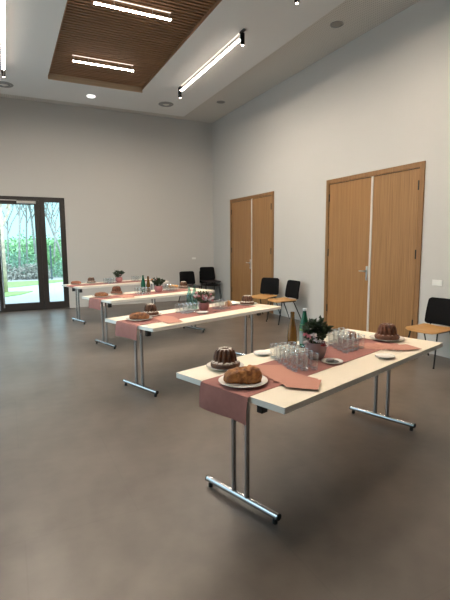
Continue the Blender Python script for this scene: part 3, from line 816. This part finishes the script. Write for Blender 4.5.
tree('thin bare tree behind the door closer', (1.05, 27.5, 0), 8.5, .06, 33, 'bark', .15, 6)
tree('thin bare tree left of the bare grey tree', (.1, 25.5, 0), 6.5, .05, 41, 'bark', .1, 6)
tree('thin bare tree right of the leaning tree behind side pane', (2.2, 24.5, 0), 6.5, .05, 43, 'bark', .2, 6)
tree('bare tree far behind at the left of the glass door', (-.6, 28, 0), 9, .07, 21, 'bark', .1, 5)
def shrub(label, loc, rx, ry, h, m, seed, n=1500, ls=.16, cat='shrub'):
    random.seed(seed)
    t = thing('shrub', label, cat, loc)
    b = B()
    for i in range(n):
        d = Vector((random.gauss(0, 1), random.gauss(0, 1), abs(random.gauss(0, 1)))).normalized(); q = random.random()**.4
        p = Vector((d.x*rx*q, d.y*ry*q, d.z*h*q+.02))*(1+.22*noise.noise(d*3+Vector((seed, 0, 0))))
        leafquad(b, p, d*.25+Vector((random.uniform(-1, 1), random.uniform(-1, 1), random.uniform(-1, 1))), ls*random.uniform(.6, 1.4), ls*.32)
    link('foliage', b, M[m], t)
    b = B()
    for i in range(7):
        a = i*.9; tube(b, [(0, 0, -.05), (cos(a)*rx*.3, sin(a)*ry*.3, h*.35), (cos(a)*rx*.6, sin(a)*ry*.6, h*.7)], [.03, .02, .01], 5)
    link('stems', b, M['bark'], t)
SH = [(-1.6, 31, 2.6, 2, 2.2, 'bush2', 'bluish green shrub at far left behind the glass door'), (1.3, 32, 2.6, 2, 2.3, 'bush', 'bright green shrub behind the middle of the door leaf'),
      (3.6, 31, 2.4, 2, 2.3, 'bush', 'bright green shrub behind the narrow side pane'), (6.6, 33, 3, 2, 2.6, 'bush2', 'bluish shrub hidden mostly by the wall right of side pane'),
      (-.3, 22.4, 1.0, .7, .75, 'scrub', 'low grey scrub behind the lawn at left of door leaf'), (2.9, 22.8, 1.0, .7, .95, 'bush2', 'low bluish shrub seen beside the dark fence post'), (1.15, 22.3, .85, .6, .7, 'scrub', 'low grey scrub behind the lawn at right of door leaf'),
      (.5, 24.2, 1.5, .8, 1.25, 'bush2', 'low bluish shrub behind the grey scrub in the door leaf view'), (2.0, 24.6, 1.3, .8, 1.3, 'bush', 'low bright shrub behind the fence post in the side pane view')]
for i, (x, y, rx, ry, h, m, lb) in enumerate(SH): shrub(lb, (x, y, -.02), rx, ry, h, m, 30+i, 3200 if h > 1.5 else 1500, .14 if h > 1.5 else .1)
t = thing('fence_post', 'dark slim fence post standing behind the narrow side pane', 'fence post', (1.82, 21.5, -.02))
b = B(); box(b, -.035, .035, -.035, .035, 0, 1.5); link('post', b, M['fence'], t)
b = B(); box(b, -.042, .042, -.042, .042, 1.5, 1.53, .005); link('post_cap', b, M['fence'], t)
# green bank behind the shrubs
b = B(); slab(b, 30, 8, lambda u, v: (-40+80*u, 36+14*v, -.1+2.2*sin(v*pi/2)+.4*noise.noise(Vector((u*14, v*3, 0)))), .3); struct(link('bank', b, M['bush'], None, True))

# ---------------------------------------------------------------- light
W = bpy.data.worlds.new('World'); S.world = W; W.use_nodes = True
nt = W.node_tree; N = nt.nodes; L = nt.links; N.clear()
tc = N.new('ShaderNodeTexCoord'); sp = N.new('ShaderNodeSeparateXYZ'); L.new(tc.outputs['Generated'], sp.inputs[0])
r = N.new('ShaderNodeValToRGB'); r.color_ramp.elements[0].position = .10; r.color_ramp.elements[1].position = .45
r.color_ramp.elements[0].color = (.2, .34, .385, 1); r.color_ramp.elements[1].color = (.66, .84, 1, 1)
L.new(sp.outputs['Z'], r.inputs[0])
bg = N.new('ShaderNodeBackground'); bg.inputs[1].default_value = 3.1; L.new(r.outputs[0], bg.inputs[0])
o = N.new('ShaderNodeOutputWorld'); L.new(bg.outputs[0], o.inputs[0])
sl = bpy.data.lights.new('sun', 'SUN'); sl.energy = 1.2; sl.angle = radians(8); sl.color = (1, .97, .9)
so = bpy.data.objects.new('sun', sl); COL.objects.link(so); so.rotation_euler = (radians(38), 0, radians(15))
def portal(loc, rot, sx, sy):
    l = bpy.data.lights.new('sky_portal', 'AREA'); l.shape = 'RECTANGLE'; l.size = sx; l.size_y = sy; l.cycles.is_portal = True
    q = bpy.data.objects.new('sky_portal', l); COL.objects.link(q); q.location = loc; q.rotation_euler = rot
for a, c in WIN: portal((XL-.3, (a+c)/2, (WZ0+WZ1)/2), (0, -pi/2, 0), WZ1-WZ0, c-a)
portal(((GX0+GX1)/2, YB+.3, GZ/2), (-pi/2, 0, 0), GX1-GX0, GZ)

# ---------------------------------------------------------------- camera
f, pitch, roll, yaw, h = 445.69, -.1258, -.0066, .4568, 1.5334
cp, s_ = cos(pitch), sin(pitch)
def tow(v): c, s = cos(yaw), sin(yaw); return Vector((v[0]*c+v[1]*s, -v[0]*s+v[1]*c, v[2]))
right = Vector((1, 0, 0)); fwd = Vector((0, cp, s_)); up = Vector((0, -s_, cp))
r2 = right*cos(roll)+up*sin(roll); u2 = -right*sin(roll)+up*cos(roll)
X, Y, Z = tow(r2), tow(u2), -tow(fwd)
cam = bpy.data.cameras.new('camera'); co = bpy.data.objects.new('camera', cam); COL.objects.link(co)
co.matrix_world = Matrix(((X.x, Y.x, Z.x, 0), (X.y, Y.y, Z.y, 0), (X.z, Y.z, Z.z, h), (0, 0, 0, 1)))
cam.sensor_fit = 'VERTICAL'; cam.sensor_height = 36; cam.lens = f/600*36; cam.shift_x = -.9/600; cam.clip_start = .05; cam.clip_end = 300
S.camera = co
S.view_settings.view_transform = 'Standard'; S.view_settings.look = 'None'; S.view_settings.exposure = .66; S.view_settings.gamma = 1
S.view_settings.use_curve_mapping = False
S.cycles.use_denoising = True
S.cycles.max_bounces = 10; S.cycles.diffuse_bounces = 5; S.cycles.transparent_max_bounces = 24; S.cycles.sample_clamp_indirect = 2.5; S.cycles.blur_glossy = 1.0
S.cycles.caustics_reflective = False
